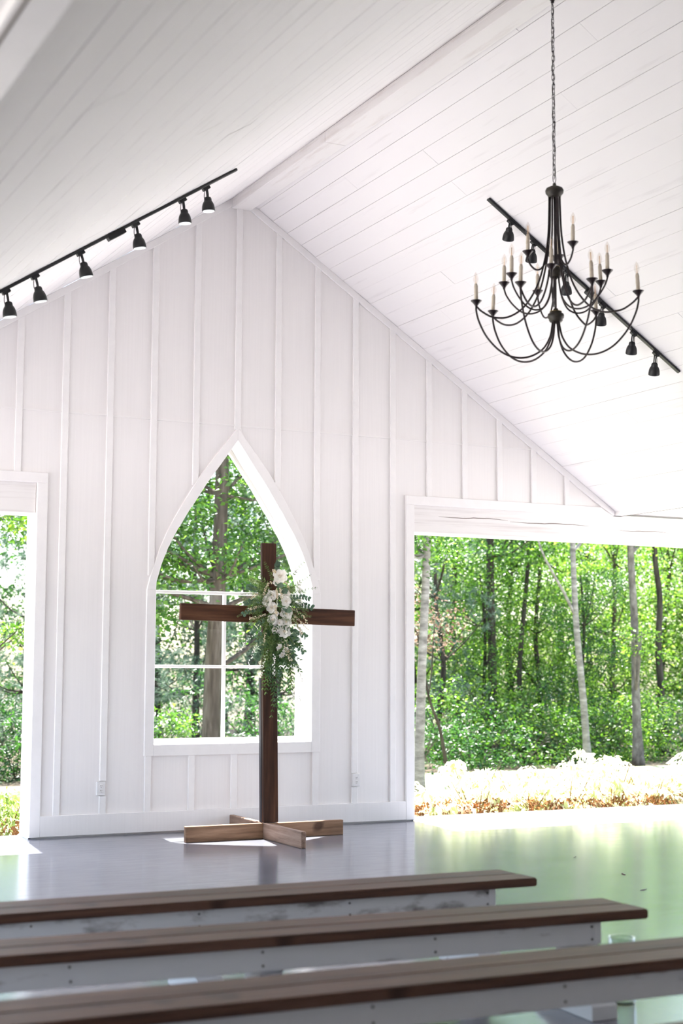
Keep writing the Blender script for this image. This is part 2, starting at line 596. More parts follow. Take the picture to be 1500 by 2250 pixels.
for sg in (-1, 1):
    A = ARCH[:-1] + [(3.52, 0.0)]
    inn = [(z, max(inset(z, h), 0.0)) for z, h in A if inset(z, h) > 0]
    inn.append((3.455, 0.0))
    poly = [(sg * h, z) for z, h in A] + [(sg * h, z) for z, h in reversed(inn)]
    MB().prism(poly, 0.225, 0.275).build('arch_sash', M['trim'], win)
    MB().box(min(sg * .768, sg * (.768 - SW)), max(sg * .768, sg * (.768 - SW)), 0.225, 0.275, SILL, 2.13).build('sash_stile', M['trim'], win)
MB().box(-.732, .732, 0.225, 0.275, SILL, 0.803).build('sash_rail', M['trim'], win)
for z0, z1 in ((1.436, 1.464), (2.110, 2.139)):
    MB().box(-.735, .735, 0.232, 0.270, z0, z1).build('grid_bar', M['trim'], win, bevel=0.003)
for z0, z1 in ((0.803, 1.436), (1.464, 2.110)):
    MB().box(-.018, .010, 0.232, 0.270, z0, z1).build('grid_bar', M['trim'], win, bevel=0.003)
for z0, z1 in ((0.80, 1.438), (1.462, 2.112)):
    for x0, x1 in ((-.735, -.016), (.008, .735)):
        MB().box(x0, x1, 0.249, 0.253, z0, z1).build('pane', M['pane'], win)
inn = [(-max(inset(z, h), 0), z) for z, h in ARCH if inset(z, h) > 0 and z > 2.137] + [(0, 3.46)] + \
      [(max(inset(z, h), 0), z) for z, h in reversed(ARCH) if inset(z, h) > 0 and z > 2.137]
inn = [(-.735, 2.137)] + inn + [(.735, 2.137)]
MB().prism(inn, 0.249, 0.253).build('pane', M['pane'], win)

# header beams over the two openings (checks cut along the right one)
for sg in (-1, 1):
    x0, x1 = sorted((sg * 1.857, sg * 6.9))
    hb = MB().box(x0, x1, 0.012, TH, 2.757, 3.03).build('header_beam', M['beam'], bevel=0.006)
    struct(hb, 'rough sawn white beam over the %s opening' % ('left' if sg < 0 else 'right'))
    if sg > 0:
        r2 = random.Random(3)
        for (a, b_, zz) in ((2.15, 2.95, 2.925), (2.98, 3.95, 2.912), (4.3, 5.0, 2.885)):
            pts, n_ = [], 14
            for i in range(n_ + 1):
                t = i / n_
                pts.append((a + (b_ - a) * t, zz - 0.006 * math.sin(t * 7) + r2.uniform(-.003, .003), 0.0008 + 0.0030 * math.sin(PI * t)))
            poly = [(p[0], p[1] + p[2]) for p in pts] + [(p[0], p[1] - p[2]) for p in reversed(pts)]
            MB().prism(poly, 0.0105, 0.02).build('crack', M['crack'], hb)

# ceiling: planks on both slopes, under a solid roof deck
ceil = struct(empty('ceiling'), 'white plank ceiling on two slopes')
PW = 0.1772
CS = 1 / math.sqrt(1 + RISE * RISE)
r3 = random.Random(11)
for sg in (-1, 1):
    ang = math.atan(RISE) * sg
    base = Matrix.Translation((0, 0, RIDGE)) @ Matrix.Rotation(ang, 4, 'Y')   # local +x runs down the right slope when sg=1
    L = 4.27 / CS
    MB().box(0 if sg > 0 else -L - .1, L + .1 if sg > 0 else 0, -17.5, TH, 0.022, 0.16, base).build('roof_deck', M['deck'], ceil)
    u = 0.035 / CS - PW
    k = 0
    while u < L - 0.01:
        u0, u1 = max(u, 0.0), min(u + PW, L)
        cuts = [-17.0]
        y = -17.0 + r3.uniform(1.5, 4.5)
        while y < -0.8:
            cuts.append(y)
            y += r3.uniform(3.2, 4.9)
        cuts.append(0.0)
        gap = r3.choice((0.0012, 0.0016, 0.002, 0.003, 0.004)) + (0.0045 if sg < 0 else 0)
        for a, b_ in zip(cuts, cuts[1:]):
            dz = r3.uniform(0, 0.003)
            xa, xb = (u0 + gap / 2, u1 - gap / 2)
            if sg < 0:
                xa, xb = -xb, -xa
            MB().box(xa, xb, a + .0008, b_ - .0008, dz, 0.021, base).build('plank', M['ceil'], ceil)
        u += PW
        k += 1
# side aisle soffits with a trim lip
for sg in (-1, 1):
    e = empty('ceiling_soffit')
    struct(e, 'flat white soffit of the %s side aisle' % ('left' if sg < 0 else 'right'))
    x0, x1 = sorted((sg * 4.384, sg * 7.0))
    MB().box(x0, x1, -17, TH, 3.062, 3.12).build('soffit_panel', M['trim'], e)
    x0, x1 = sorted((sg * 4.262, sg * 4.388))
    MB().box(x0, x1, -17, 0.0, 3.034, 3.10).build('lip_board', M['trim'], e, bevel=0.004)
struct(MB().prism([(-7, 0), (7, 0), (7, 3.1), (4.4, 3.1), (0, 5.95), (-4.4, 3.1), (-7, 3.1)], -17.6, -17.4).build('added_wall_front', M['wall']), 'added white gable wall shutting out light at the rear')  # unseen wall, added to cut the light coming from behind the camera
for nm, x0 in (('added_wall_left', -7.15), ('added_wall_right', 7.0)):  # unseen walls, added to keep side light off benches and near ceiling
    struct(MB().box(x0, x0 + .15, -17.5, -8.6, 0, 3.1).build(nm, M['wall']), 'added white side wall cutting side light toward the rear')
# ridge beam of three lengths
rb = struct(empty('ridge_beam', (0.014, 0, 5.706)), 'white boxed beam along the roof ridge')
for a, b_ in ((-17, -8.2), (-8.196, -2.0), (-1.996, -0.001)):
    MB().box(-0.080, 0.108, a, b_, 5.706, 5.775).box(-0.080, 0.05, a, b_, 5.775, 5.80).build('beam_length', M['ridge'], rb, bevel=0.003)
MB().box(-0.076, 0.02, -17, 0, 5.79, 5.848).build('shadow_gap', M['deck'], rb)


# ================================================================ CROSS
cr = tag(empty('wooden_cross', (-0.02, -0.80, 0)), 'tall dark stained wooden cross on a four armed timber foot before the window', 'cross')
MB().box(-0.050, -0.006, -1.565, -0.045, 0.0, 0.134).build('base_timber', M['basey'], cr, bevel=0.005)
MB().box(-0.748, -0.050, -0.80, -0.757, 0.0, 0.131).build('base_timber', M['basex'], cr, bevel=0.004)
MB().box(-0.006, 0.711, -0.80, -0.757, 0.0, 0.128).build('base_timber', M['basex'], cr, bevel=0.004)
# post leans a hair, as the photo's edges do
pm = Matrix.Translation((0.023, -0.80, 0.132)) @ Matrix(((1, 0, -0.0168, 0), (0, 1, 0, 0), (0, 0, 1, 0), (0, 0, 0, 1)))
MB().box(-0.069, 0.069, 0.0, 0.040, 0.0, 2.385, pm).build('post', M['cross'], cr, bevel=0.006)
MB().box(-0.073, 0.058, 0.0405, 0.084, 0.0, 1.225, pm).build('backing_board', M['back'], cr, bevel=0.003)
bmx = Matrix.Translation((-0.0185, -0.820, 1.895)) @ Matrix.Rotation(0.0174, 4, 'Y')
MB().box(-0.8175, 0.8175, -0.0195, 0.0195, -0.070, 0.070, bmx).build('crossbar', M['crossx'], cr, bevel=0.005)

# ================================================================ FLOWERS ON THE CROSS
fl = tag(empty('flower_spray', (0.0, -0.99, 1.90)), 'white rose spray with trailing greenery tied where the cross arms meet', 'flowers')
rf = random.Random(21)


def rose(c, r, face, opening=1.0, cream=False, flat=False):
    """whorls of cupped petals about the axis 'face'"""
    face = Vector(face).normalized()
    q = face.to_track_quat('Z', 'Y').to_matrix().to_4x4()
    mtx = Matrix.Translation(c) @ q @ Matrix.Rotation(rf.uniform(0, 6), 4, 'Z')
    b = MB()
    if flat:
        wh = [(6, 1.0, 0.35, 0.75, 0.0), (5, 0.62, 0.75, 0.6, 0.08)]
    else:
        wh = [(6, 1.0, 0.28, 0.80, -0.10), (6, 0.86, 0.62, 0.72, -0.02), (5, 0.66, 0.95, 0.62, 0.06), (4, 0.44, 1.25, 0.5, 0.12), (3, 0.24, 1.45, 0.34, 0.16)]
    for wi, (n, R, tilt, wd, h0) in enumerate(wh):
        for k in range(n):
            a = 2 * PI * (k + 0.5 * (wi % 2)) / n + rf.uniform(-.2, .2)
            tl = tilt + rf.uniform(-.14, .14)
            vs = []
            for i in range(4):           # out along the petal
                t = i / 3
                rad = r * R * (0.12 + 0.88 * t) * math.cos(tl * (0.55 + 0.45 * t))
                hh = r * (h0 + R * t * math.sin(tl) * 0.9 - 0.14 * max(0, t - .66) * 3 * (tl < 1))
                w = r * wd * R * (0.35 + 0.75 * math.sin(PI * min(1, t * 0.62 + 0.10)))
                for j in (-1, -0.4, 0.4, 1):
                    cup = r * 0.16 * (abs(j) ** 2) * (0.4 + t)
                    rip = r * 0.04 * math.sin(j * 5 + k + i)
                    sh = 1 - 0.22 * abs(j) ** 3 * t
                    vs.append(mtx @ Matrix.Rotation(a, 4, 'Z') @ Vector((rad * sh, j * w * 0.5, hh + cup + rip * t)))
            fs = [(i * 4 + j, i * 4 + j + 1, i * 4 + j + 5, i * 4 + j + 4) for i in range(3) for j in range(3)]
            b.add(vs, fs)
    o = b.build('rose', M['cream'] if cream else M['rose'], fl, smooth=True)
    core = MB().lathe([(0.001, -0.1 * r), (0.20 * r, 0.05 * r), (0.16 * r, 0.3 * r), (0.02 * r, 0.38 * r)], 8, mtx)
    core.build('rose_heart', M['cream'], o, smooth=True)
    return o


ROSES = [(.027, 2.224, .062, 1), (.083, 2.079, .042, 0), (-.044, 2.060, .045, 0), (-.092, 2.009, .046, 0), (-.045, 1.955, .047, 0), (.079, 2.010, .045, 0),
         (-.016, 1.905, .036, 1), (-.043, 1.850, .044, 0), (.086, 1.907, .056, 2), (.088, 1.838, .048, 2), (-.008, 1.778, .042, 0), (.074, 1.752, .056, 2), (.022, 1.825, .030, 0),
         (.021, 1.628, .029, 3), (.078, 1.600, .031, 3), (.053, 1.556, .031, 3), (-.005, 2.172, .030, 0)]
for x, z, r, kd in ROSES:
    face = (-0.38 + x * 2.0 + rf.uniform(-.25, .25), -1.0, 0.10 + (z - 1.9) * 0.6 + rf.uniform(-.2, .2))
    if kd == 3:
        face = (rf.uniform(-.1, .3), -0.8, -0.55)
    y = -1.015 - rf.uniform(0, .03)
    rose((x, y, z), r * 1.14, face, cream=False, flat=(kd >= 2))


def sprig(start, heading, length, droop, leafn, ll, lw, mat, name, pairs=True, leafdroop=0.2, wob=0.15, stem_r=0.0014, taper=True, blossoms=0):
    """a curved stem with leaves along it, one mesh with its stem"""
    h = Vector(heading).normalized()
    p = Vector(start)
    pts = [p.copy()]
    n = 12
    for i in range(n):
        h = (h + Vector((rf.uniform(-wob, wob), rf.uniform(-wob, wob) * .6, rf.uniform(-wob, wob) - droop)) * 0.5).normalized()
        p = p + h * (length / n)
        if p.y > -0.975 and -0.84 < p.x < .80 and abs(p.z - 1.9) < .09:
            p.y = -0.985
        pts.append(p.copy())
    b = MB()
    b.tube(pts, [stem_r * (1 - 0.6 * i / n) for i in range(n + 1)], 4)
    C, D, NN, LL, WW = [], [], [], [], []
    for k in range(leafn):
        t = 0.12 + 0.88 * (k // 2 * 2 if pairs else k) / max(1, leafn)
        i = min(n - 1, int(t * n))
        f = t * n - i
        q = pts[i].lerp(pts[i + 1], f)
        tg = (pts[i + 1] - pts[i]).normalized()
        side = tg.cross(Vector((rf.uniform(-.5, .5), -1, rf.uniform(-.5, .5)))).normalized() * (1 if k % 2 else -1)
        d = (tg * 0.7 + side * rf.uniform(0.6, 1.1) + Vector((0, -rf.uniform(-.2, .5), -leafdroop))).normalized()
        sc = rf.uniform(0.75, 1.15) * ((1 - 0.45 * t) if taper else 1)
        C.append(q); D.append(d); NN.append(Vector((rf.uniform(-.6, .6), -1, rf.uniform(-.3, .8))))
        LL.append(ll * sc); WW.append(lw * sc)
    sp = link(name, mesh_leaves(C, D, NN, LL, WW, lw / ll > 0.6), mat, fl)
    off = WL[fl.name]
    for vtx in sp.data.vertices:
        vtx.co = vtx.co - off
    b.build('stem', M['stem'], sp)
    return sp


def mesh_leaves(C, D, NN, LL, WW, roundish):
    """finer leaf: six-sided blade folded on its midrib"""
    vs, fs = [], []
    prof = [(0.18, .55), (0.45, 1.0), (0.78, .78)] if roundish else [(0.2, .6), (0.45, 1.0), (0.75, .6)]
    for c, d, n, l, w in zip(C, D, NN, LL, WW):
        d = Vector(d).normalized()
        s = d.cross(Vector(n)).normalized()
        u = s.cross(d)
        o = len(vs)
        ring = [(0, 0)] + [(t, q) for t, q in prof] + [(1, 0)] + [(t, -q) for t, q in reversed(prof)]
        for t, q in ring:
            vs.append(Vector(c) + d * (l * t) + s * (w * .5 * q) + u * (abs(q) * w * .14 - l * 0.10 * t * t))
        a = o
        fs += [(a, a + 1, a + 7), (a + 1, a + 2, a + 6, a + 7), (a + 2, a + 3, a + 5, a + 6), (a + 3, a + 4, a + 5)]
    me = bpy.data.meshes.new('leaves')
    me.from_pydata([v[:] for v in vs], [], fs)
    return me


def start_pt(x0=-.10, x1=.11, z0=1.55, z1=2.2):
    return (rf.uniform(x0, x1), -0.985, rf.uniform(z0, z1))


# loose fine fern filling both sides
for i in range(84):
    sd = rf.choice((-1, -1, -1, 1, 1))
    z = rf.uniform(1.55, 2.15)
    ln = rf.uniform(.14, .27) * (1.15 if 1.75 < z < 2.1 else .9)
    sprig((rf.uniform(-.09, .10), -.985, z), (sd * rf.uniform(.5, 1), -rf.uniform(.05, .5), rf.uniform(-.5, .55)), ln, rf.uniform(.05, .35), 44, .026, .0065, M['fern'], 'fern_sprig', False, .1)
# lighter plumes fanning out past the arms, fullest on the left above the bar
for i in range(34):
    sd = -1 if i < 23 else 1
    sprig((sd * rf.uniform(.02, .09), -.985, rf.uniform(1.86, 2.14)), (sd, -rf.uniform(.05, .3), rf.uniform(-.25, .75)), rf.uniform(.20, .30), rf.uniform(.0, .2), 50, .028, .007, M['plume'], 'fern_sprig', False, .1)
# dark pointed leaves
for i in range(30):
    sd = rf.choice((-1, 1))
    z = rf.uniform(1.50, 2.0)
    sprig((rf.uniform(-.08, .10), -.985, z), (sd * rf.uniform(.25, .9), -rf.uniform(.1, .5), rf.uniform(-.9, .2)), rf.uniform(.14, .24), rf.uniform(.1, .4), 13, .052, .021, M['rusc'], 'leafy_sprig', True, .3)
# blue green rounded leaves
for (x, z, hx, hz, ln) in ((-.08, 2.0, -1, .25, .26), (-.08, 1.95, -1, .05, .28), (-.07, 1.86, -1, -.2, .22), (.09, 2.02, 1, .65, .24), (.10, 1.98, 1, .35, .25), (.10, 1.78, 1, -.1, .20), (.10, 1.70, 1, -.45, .22),
                           (.06, 1.66, .8, -.8, .22), (-.06, 1.68, -.8, -.7, .22), (.02, 2.25, -.05, 1, .12), (-.08, 2.06, -.9, .6, .24)):
    sprig((x, -.99, z), (hx, -.3, hz), ln, .12, 16, .034, .028, M['euc'], 'eucalyptus_sprig', True, .15, taper=False)
# big dark leaves low right, and two discs among the roses
for (x, z, hx, hz) in ((.11, 1.75, 1, -.1), (.12, 1.70, 1, -.35), (.11, 1.62, .9, -.3), (.12, 1.58, .8, -.8), (-.10, 1.72, -1, -.2), (-.11, 1.62, -.9, -.5), (.10, 1.66, .7, -.7)):
    sprig((x, -.99, z), (hx, -.35, hz), .12, .2, 6, .075, .042, M['euc'], 'broad_leaf_sprig', True, .2)
for (x, z) in ((-.012, 2.155), (.036, 2.105), (.07, 1.95)):
    sprig((x, -1.05, z), (.1, -1, -.2), .03, .1, 3, .05, .048, M['euc'], 'round_leaf', False, .1, taper=False)
# long trailing vines down the post
for (x, z, ln, hx) in ((-.05, 1.62, .42, -.12), (-.02, 1.60, .52, .0), (.01, 1.58, .48, .05), (.04, 1.55, .32, .2), (-.07, 1.60, .36, -.3), (.0, 1.55, .56, -.02), (.13, 1.60, .40, .2), (.15, 1.56, .36, .1), (-.04, 1.55, .30, .1)):
    sprig((x, -.99, z), (hx, -.12, -1), ln, .45, 20, .055, .019, M['rusc'] if rf.random() < .6 else M['fern'], 'trailing_vine', True, .35, .16)
# upright thin wisps
for (x, z, hx, hz, ln) in ((.10, 2.15, .55, 1, .28), (.12, 2.10, .9, .8, .26), (-.06, 2.15, -.8, .6, .2), (.10, 2.05, 1, .45, .3), (-.02, 2.2, -.5, .9, .18)):
    sprig((x, -.99, z), (hx, -.15, hz), ln, .02, 18, .03, .010, M['fern'], 'wispy_sprig', True, .05, .1)


def blossom_spray(start, heading, length, droop, n, r, mat, name):
    h = Vector(heading).normalized()
    p = Vector(start)
    pts = [p.copy()]
    for i in range(10):
        h = (h + Vector((rf.uniform(-.2, .2), 0, rf.uniform(-.2, .2) - droop)) * .5).normalized()
        p = p + h * length / 10
        pts.append(p.copy())
    b = MB()
    for k in range(n):
        t = (0.15 + 0.85 * k / n) * 10
        i = min(9, int(t))
        q = pts[i].lerp(pts[i + 1], t - i) + Vector((rf.uniform(-1, 1), rf.uniform(-1, .3), rf.uniform(-1, 1))) * r * 1.6
        s = r * rf.uniform(.6, 1.2)
        vs = [q + Vector(d) * s for d in ((1, 0, 0), (-1, 0, 0), (0, 1, 0), (0, -1, 0), (0, 0, 1), (0, 0, -1))]
        b.add(vs, [(0, 2, 4), (2, 1, 4), (1, 3, 4), (3, 0, 4), (2, 0, 5), (1, 2, 5), (3, 1, 5), (0, 3, 5)])
    o = b.build(name, mat, fl)
    MB().tube(pts, .0011, 4).build('stem', M['stem'], o)


# cream heather sprays: (start, heading, length, droop)
for st, hd, ln, dr in (((-.02, -1.0, 2.17), (-.8, -.2, .5), .17, .5), ((.0, -1.0, 2.22), (-.2, -.3, 1), .12, .4), ((-.06, -1.0, 1.97), (-1, -.3, -.1), .24, .1), ((-.06, -1.0, 1.90), (-1, -.3, -.15), .22, -.05),
                       ((.10, -1.0, 1.98), (1, -.3, -.3), .24, .2), ((.10, -1.0, 1.94), (1, -.3, -.6), .26, .1), ((.11, -1.0, 1.90), (.9, -.3, -.8), .22, .2), ((.04, -1.0, 1.72), (.3, -.4, -1), .24, .2), ((.06, -1.0, 1.74), (.5, -.3, -1), .26, .2),
                       ((-.08, -1.0, 1.85), (-.3, -.3, -1), .22, .2), ((-.02, -1.06, 2.12), (-.1, -.6, -1), .10, .1), ((.01, -1.06, 2.13), (.3, -.5, -1), .10, .1), ((-.04, -1.06, 1.98), (.4, -.5, -1), .10, .1), ((.06, -1.0, 2.2), (1, -.3, -.8), .14, .2),
                       ((-.08, -1.0, 2.05), (-1, -.2, .8), .2, .3)):
    blossom_spray(st, hd, ln, dr, 44, .0062, M['cream'], 'heather_spray')
# tiny white flowers on hanging strings
for st, hd, ln, dr in (((-.10, -1.0, 1.75), (-1, -.3, .1), .34, .25), ((-.10, -1.0, 1.68), (-1, -.3, -.3), .32, .35), ((-.06, -1.0, 1.62), (-.6, -.3, -1), .26, .3), ((.12, -1.0, 1.55), (.4, -.3, -1), .42, .4), ((.14, -1.0, 1.52), (.2, -.2, -1), .40, .4),
                       ((.16, -1.0, 1.50), (.9, -.2, -.7), .22, .3), ((-.02, -1.03, 1.58), (-.1, -.2, -1), .2, .3), ((-.05, -1.0, 2.12), (-.6, -.3, -.6), .12, .2), ((.13, -1.0, 2.0), (1, -.3, .1), .14, .1)):
    blossom_spray(st, hd, ln, dr, 26, .0068, M['rose'], 'white_flower_string')

fl.location = fl.location + Vector((0.012, 0.125, 0.0))

# ================================================================ CHANDELIER
CX, CY = 0.0, -5.115
ch = tag(empty('chandelier', (CX, CY, 5.70)), 'bronze three tier candle chandelier hanging by a chain from the ridge beam', 'chandelier')
A_ = lambda r, a, z: (CX + r * math.cos(a), CY + r * math.sin(a), z)
MB().lathe([(0.062, 5.706), (0.062, 5.695), (0.050, 5.672), (0.024, 5.655), (0.012, 5.640), (0.010, 5.625)], 24, None, (CX, CY, 0)).build('canopy', M['bronze'], ch, smooth=True)
# chain of links, alternately turned
def link_mesh(hl, hw, wr):
    pts = []
    for k in range(14):
        a = 2 * PI * k / 14
        c_, s_ = math.cos(a), math.sin(a)
        pts.append((hw * c_, 0, (hl - hw) * (1 if s_ > 0.01 else -1 if s_ < -0.01 else 0) + hw * s_))
    return pts
zt, zb_ = 5.615, 4.512
NL = 36
pitch = (zt - zb_) / NL
b = MB()
b.tube(link_mesh(0.0205, 0.0098, 0.0021), 0.0021, 5, closed=True)
lm = None
for k in range(NL):
    z = zt - (k + .5) * pitch
    if lm is None:
        o = MB.build(b, 'chain_link', M['bronze'], None, smooth=True)
        lm = o
    else:
        o = lm.copy()
        COL.objects.link(o)
    o.parent = ch
    o.location = (math.sin(k * 1.3) * .0012, math.cos(k * .9) * .0012, z - 5.70)
    o.rotation_euler = (0, rf.uniform(-.06, .06), (k % 2) * PI / 2 + 0.35 + rf.uniform(-.25, .25))
pts = [(CX + .0045 * math.sin(k * .8), CY + .0045 * math.cos(k * .8), 5.63 - 1.15 * k / 60) for k in range(61)]
MB().tube(pts, .0024, 6).build('lamp_cord', M['bronze'], ch, smooth=True)
MB().tube([(CX + .011 * math.cos(2 * PI * k / 14), CY, 4.487 + .030 * math.sin(2 * PI * k / 14)) for k in range(14)], .0023, 6, closed=True).build('hanging_loop', M['bronze'], ch, smooth=True)
HZ = 4.387
MB().lathe([(0.010, HZ + .068), (0.012, HZ + .052), (0.030, HZ + .046), (0.050, HZ + .036), (0.057, HZ + .022), (0.055, HZ + .006), (0.046, HZ - .006), (0.040, HZ - .014), (0.040, HZ - .020)], 28, None, (CX, CY, 0)).build('top_hub', M['hub'], ch, smooth=True)
MB().tube([(CX, CY, HZ), (CX, CY, 3.60)], .0065, 8).build('centre_rod', M['bronze'], ch, smooth=True)


def turned_hub(z, r, name):
    o = MB().lathe([(0.014, z + .050), (0.016, z + .034), (r * .72, z + .031), (r * .74, z + .020), (r * .95, z + .016), (r, z + .004), (r * .97, z - .008), (r * .80, z - .018), (r * .84, z - .024), (r * .70, z - .034), (0.012, z - .036), (0.010, z - .044)], 28, None, (CX, CY, 0)).build(name, M['hub'], ch, smooth=True)
    MB().lathe([(r * .70, z + .030), (r * .735, z + .031), (r * .735, z + .033), (r * .70, z + .0335)], 28, None, (CX, CY, 0)).build('brass_band', M['brass'], o, smooth=True)


turned_hub(3.890, .046, 'middle_hub')
turned_hub(3.610, .051, 'bottom_hub')


def smooth_path(pts, n=6):
    P = [Vector(p) for p in pts]
    out = []
    for i in range(len(P) - 1):
        p0, p1, p2, p3 = P[max(i - 1, 0)], P[i], P[i + 1], P[min(i + 2, len(P) - 1)]
        for k in range(n):
            t = k / n
            out.append(0.5 * ((2 * p1) + (-p0 + p2) * t + (2 * p0 - 5 * p1 + 4 * p2 - p3) * t * t + (-p0 + 3 * p1 - 3 * p2 + p3) * t ** 3))
    out.append(P[-1])
    return out


cup_proto = {}


def candle_arm(r, deg, z, paths, rod=.0062):
    a = math.radians(deg)
    b = MB()
    for prof in paths:
        b.tube(smooth_path([A_(q, a, zz) for q, zz in prof]), rod, 7)
    arm = b.build('arm', M['bronze'], ch, smooth=True)
    o = Vector(A_(r, a, z)) - Vector((CX, CY, 5.70))
    if not cup_proto:
        c1 = MB().lathe([(.0075, -.040), (.009, -.030), (.015, -.021), (.026, -.008), (.0335, 0.0), (.0345, .0025), (.032, .0030), (.020, -.004), (.013, -.006)], 20).build('drip_cup', M['bronze'], None, smooth=True)
        c2 = MB().lathe([(.0118, -.010), (.0120, .02), (.0114, .035), (.0122, .055), (.0115, .075), (.0119, .096), (.0100, .101), (.0088, .103), (.0088, .110)], 14).build('candle_sleeve', M['candle'], None, smooth=True)
        c3 = MB().lathe([(.0065, .108), (.0085, .114), (.0130, .124), (.0160, .136), (.0158, .148), (.0125, .162), (.0075, .174), (.0030, .182), (.0006, .186)], 14).build('bulb', M['bulb'], None, smooth=True)
        fb = MB()
        for dx in (-.0042, .0042, -.0014, .0014):
            fb.tube([(dx, 0, .118), (dx * .6, 0, .162)], .0008, 4)
        fb.tube([(0, 0, .108), (0, 0, .122)], .0026, 5)
        c4 = fb.build('filament', M['filament'], None)
        cup_proto.update(c=[c1, c2, c3, c4])
        items = cup_proto['c']
    else:
        items = []
        for p in cup_proto['c']:
            q = p.copy()
            COL.objects.link(q)
            items.append(q)
    tx, ty = rf.uniform(-.055, .055), rf.uniform(-.055, .055)
    rz = rf.uniform(0, 6)
    for q in items:
        q.parent = arm
        q.location = o
        q.rotation_euler = (tx, ty, rz) if not q.name.startswith('drip') else (tx * .4, ty * .4, rz)


LOWER = [(.488, 147), (.480, 111), (.478, -150), (.505, -100), (.512, -50), (.420, 18)]
for R, d in LOWER:
    z = 3.72
    k = R / .49
    lower = [(.020, 3.580), (.024, 3.545), (.040 * k, 3.475), (.085 * k, 3.405), (.165 * k, 3.362), (.255 * k, 3.360), (.345 * k, 3.402), (.425 * k, 3.490), (.472 * k, 3.585), (R, 3.655), (R, z - .03)]
    upper = [(.033, 4.375), (.035, 4.26), (.042, 4.12), (.066, 3.96), (.115, 3.80), (.195, 3.675), (.29, 3.615), (.385 * k, 3.615), (.452 * k, 3.650), (R - .002, 3.684)]
    candle_arm(R, d, z, [lower, upper])
MID = [(.324, 134), (.305, 175), (.317, 76), (.319, -129), (.298, -14), (.345, -60)]
for R, d in MID:
    z = 3.85
    k = R / .32
    candle_arm(R, d, z, [[(.022, 3.862), (.026, 3.81), (.045, 3.725), (.085 * k, 3.663), (.145 * k, 3.640), (.21 * k, 3.655), (.265 * k, 3.705), (.305 * k, 3.765), (R, 3.81), (R, z - .03)]], .0056)
for R, d in [(.168, 143), (.193, -91), (.135, 45)]:
    z = 4.03
    k = R / .17
    candle_arm(R, d, z, [[(.030, 4.375), (.031, 4.24), (.036, 4.10), (.050, 3.99), (.080 * k, 3.925), (.115 * k, 3.910), (.148 * k, 3.935), (R, 3.98), (R, z - .03)]], .0060)

# ================================================================ TRACK LIGHTS
TY = -2.74


def track(sg, xa, xb, heads, feed, label):
    base = Matrix.Translation((0, TY, RIDGE)) @ Matrix.Rotation(math.atan(RISE) * sg, 4, 'Y')
    xm = (xa + xb) / 2
    t = tag(empty('track_light', (xm, TY, zc(xm))), label, 'track light')
    u0, u1 = sorted((xa / CS, xb / CS))
    MB().box(u0, u1, -.019, .019, -.019, 0.0, base).build('rail', M['blackgloss'], t, bevel=.003)
    MB().box(u0, u1, -.007, .007, -.0205, -.0188, base).build('rail_slot', M['black'], t)
    f0, f1 = sorted((feed[0] / CS, feed[1] / CS))
    MB().box(f0, f1, -.026, .026, -.046, -.004, base).build('power_feed', M['black'], t, bevel=.003)
    up_n = base.to_3x3() @ Vector((0, 0, -1))
    for (hx, tip) in heads:
        a = Vector((hx, TY, zc(hx))) + up_n * .02
        mt_ = Matrix.Translation((hx, TY, zc(hx))) @ base.to_3x3().to_4x4()
        hd = MB().box(-.030, .030, -.017, .017, -.042, -.018, mt_).build('lamp_head', M['black'], t, bevel=.003)
        piv = a + up_n * .026
        tip = Vector(tip)
        ax = (tip - piv).normalized()
        rot = ax.to_track_quat('Z', 'Y').to_matrix().to_4x4()
        L = (tip - piv).length
        mm = Matrix.Translation(tip) @ rot
        # bell: tip plane at local z=0, body behind it
        MB().lathe([(.0455, 0.0), (.048, -.003), (.0472, -.018), (.0450, -.036), (.0410, -.052), (.0345, -.066), (.0285, -.074), (.0275, -.078), (.0270, -.090), (.0225, -.101), (.012, -.106)], 24, mm).build('bell_shade', M['black'], hd, smooth=True)
        MB().lathe([(.043, .0015), (.043, .0005)], 24, mm).build('lens', M['lens'], hd)
        q = mm @ Vector((0, 0, -.098))
        for dy in (-.011, .011):
            MB().tube([piv + Vector((0, dy, 0)) - up_n * .006, piv.lerp(q, .55) + Vector((0, dy, 0)), q + Vector((0, dy, 0)) + ax * .014], .0052, 6).build('yoke', M['black'], hd, smooth=True)
        s_ = Vector((-ax.z, 0, ax.x)) * (1 if sg > 0 else -1)
        MB().tube(smooth_path([piv, piv + s_ * .020 + ax * .008, q + s_ * .026 + ax * .004, q + ax * .012]), .0028, 5).build('cable', M['bronze'], hd, smooth=True)


track(-1, -1.165, -3.12, [(-1.411, (-1.374, -2.74, 4.738)), (-1.591, (-1.553, -2.74, 4.622)), (-1.939, (-1.890, -2.74, 4.396)), (-2.334, (-2.272, -2.74, 4.142)), (-2.649, (-2.591, -2.74, 3.931)), (-2.845, (-2.798, -2.74, 3.801))],
      (-2.02, -2.14), 'black six lamp track light on the grey shaded ceiling slope left of the ridge')
track(1, 1.015, 2.905, [(1.238, (1.241, -2.67, 4.890)), (1.459, (1.461, -2.67, 4.738)), (1.782, (1.802, -2.67, 4.510)), (2.134, (2.146, -2.67, 4.291)), (2.446, (2.455, -2.67, 4.075)), (2.675, (2.690, -2.67, 3.918))],
      (1.97, 2.10), 'black six lamp track light on the bright ceiling slope behind the chandelier')

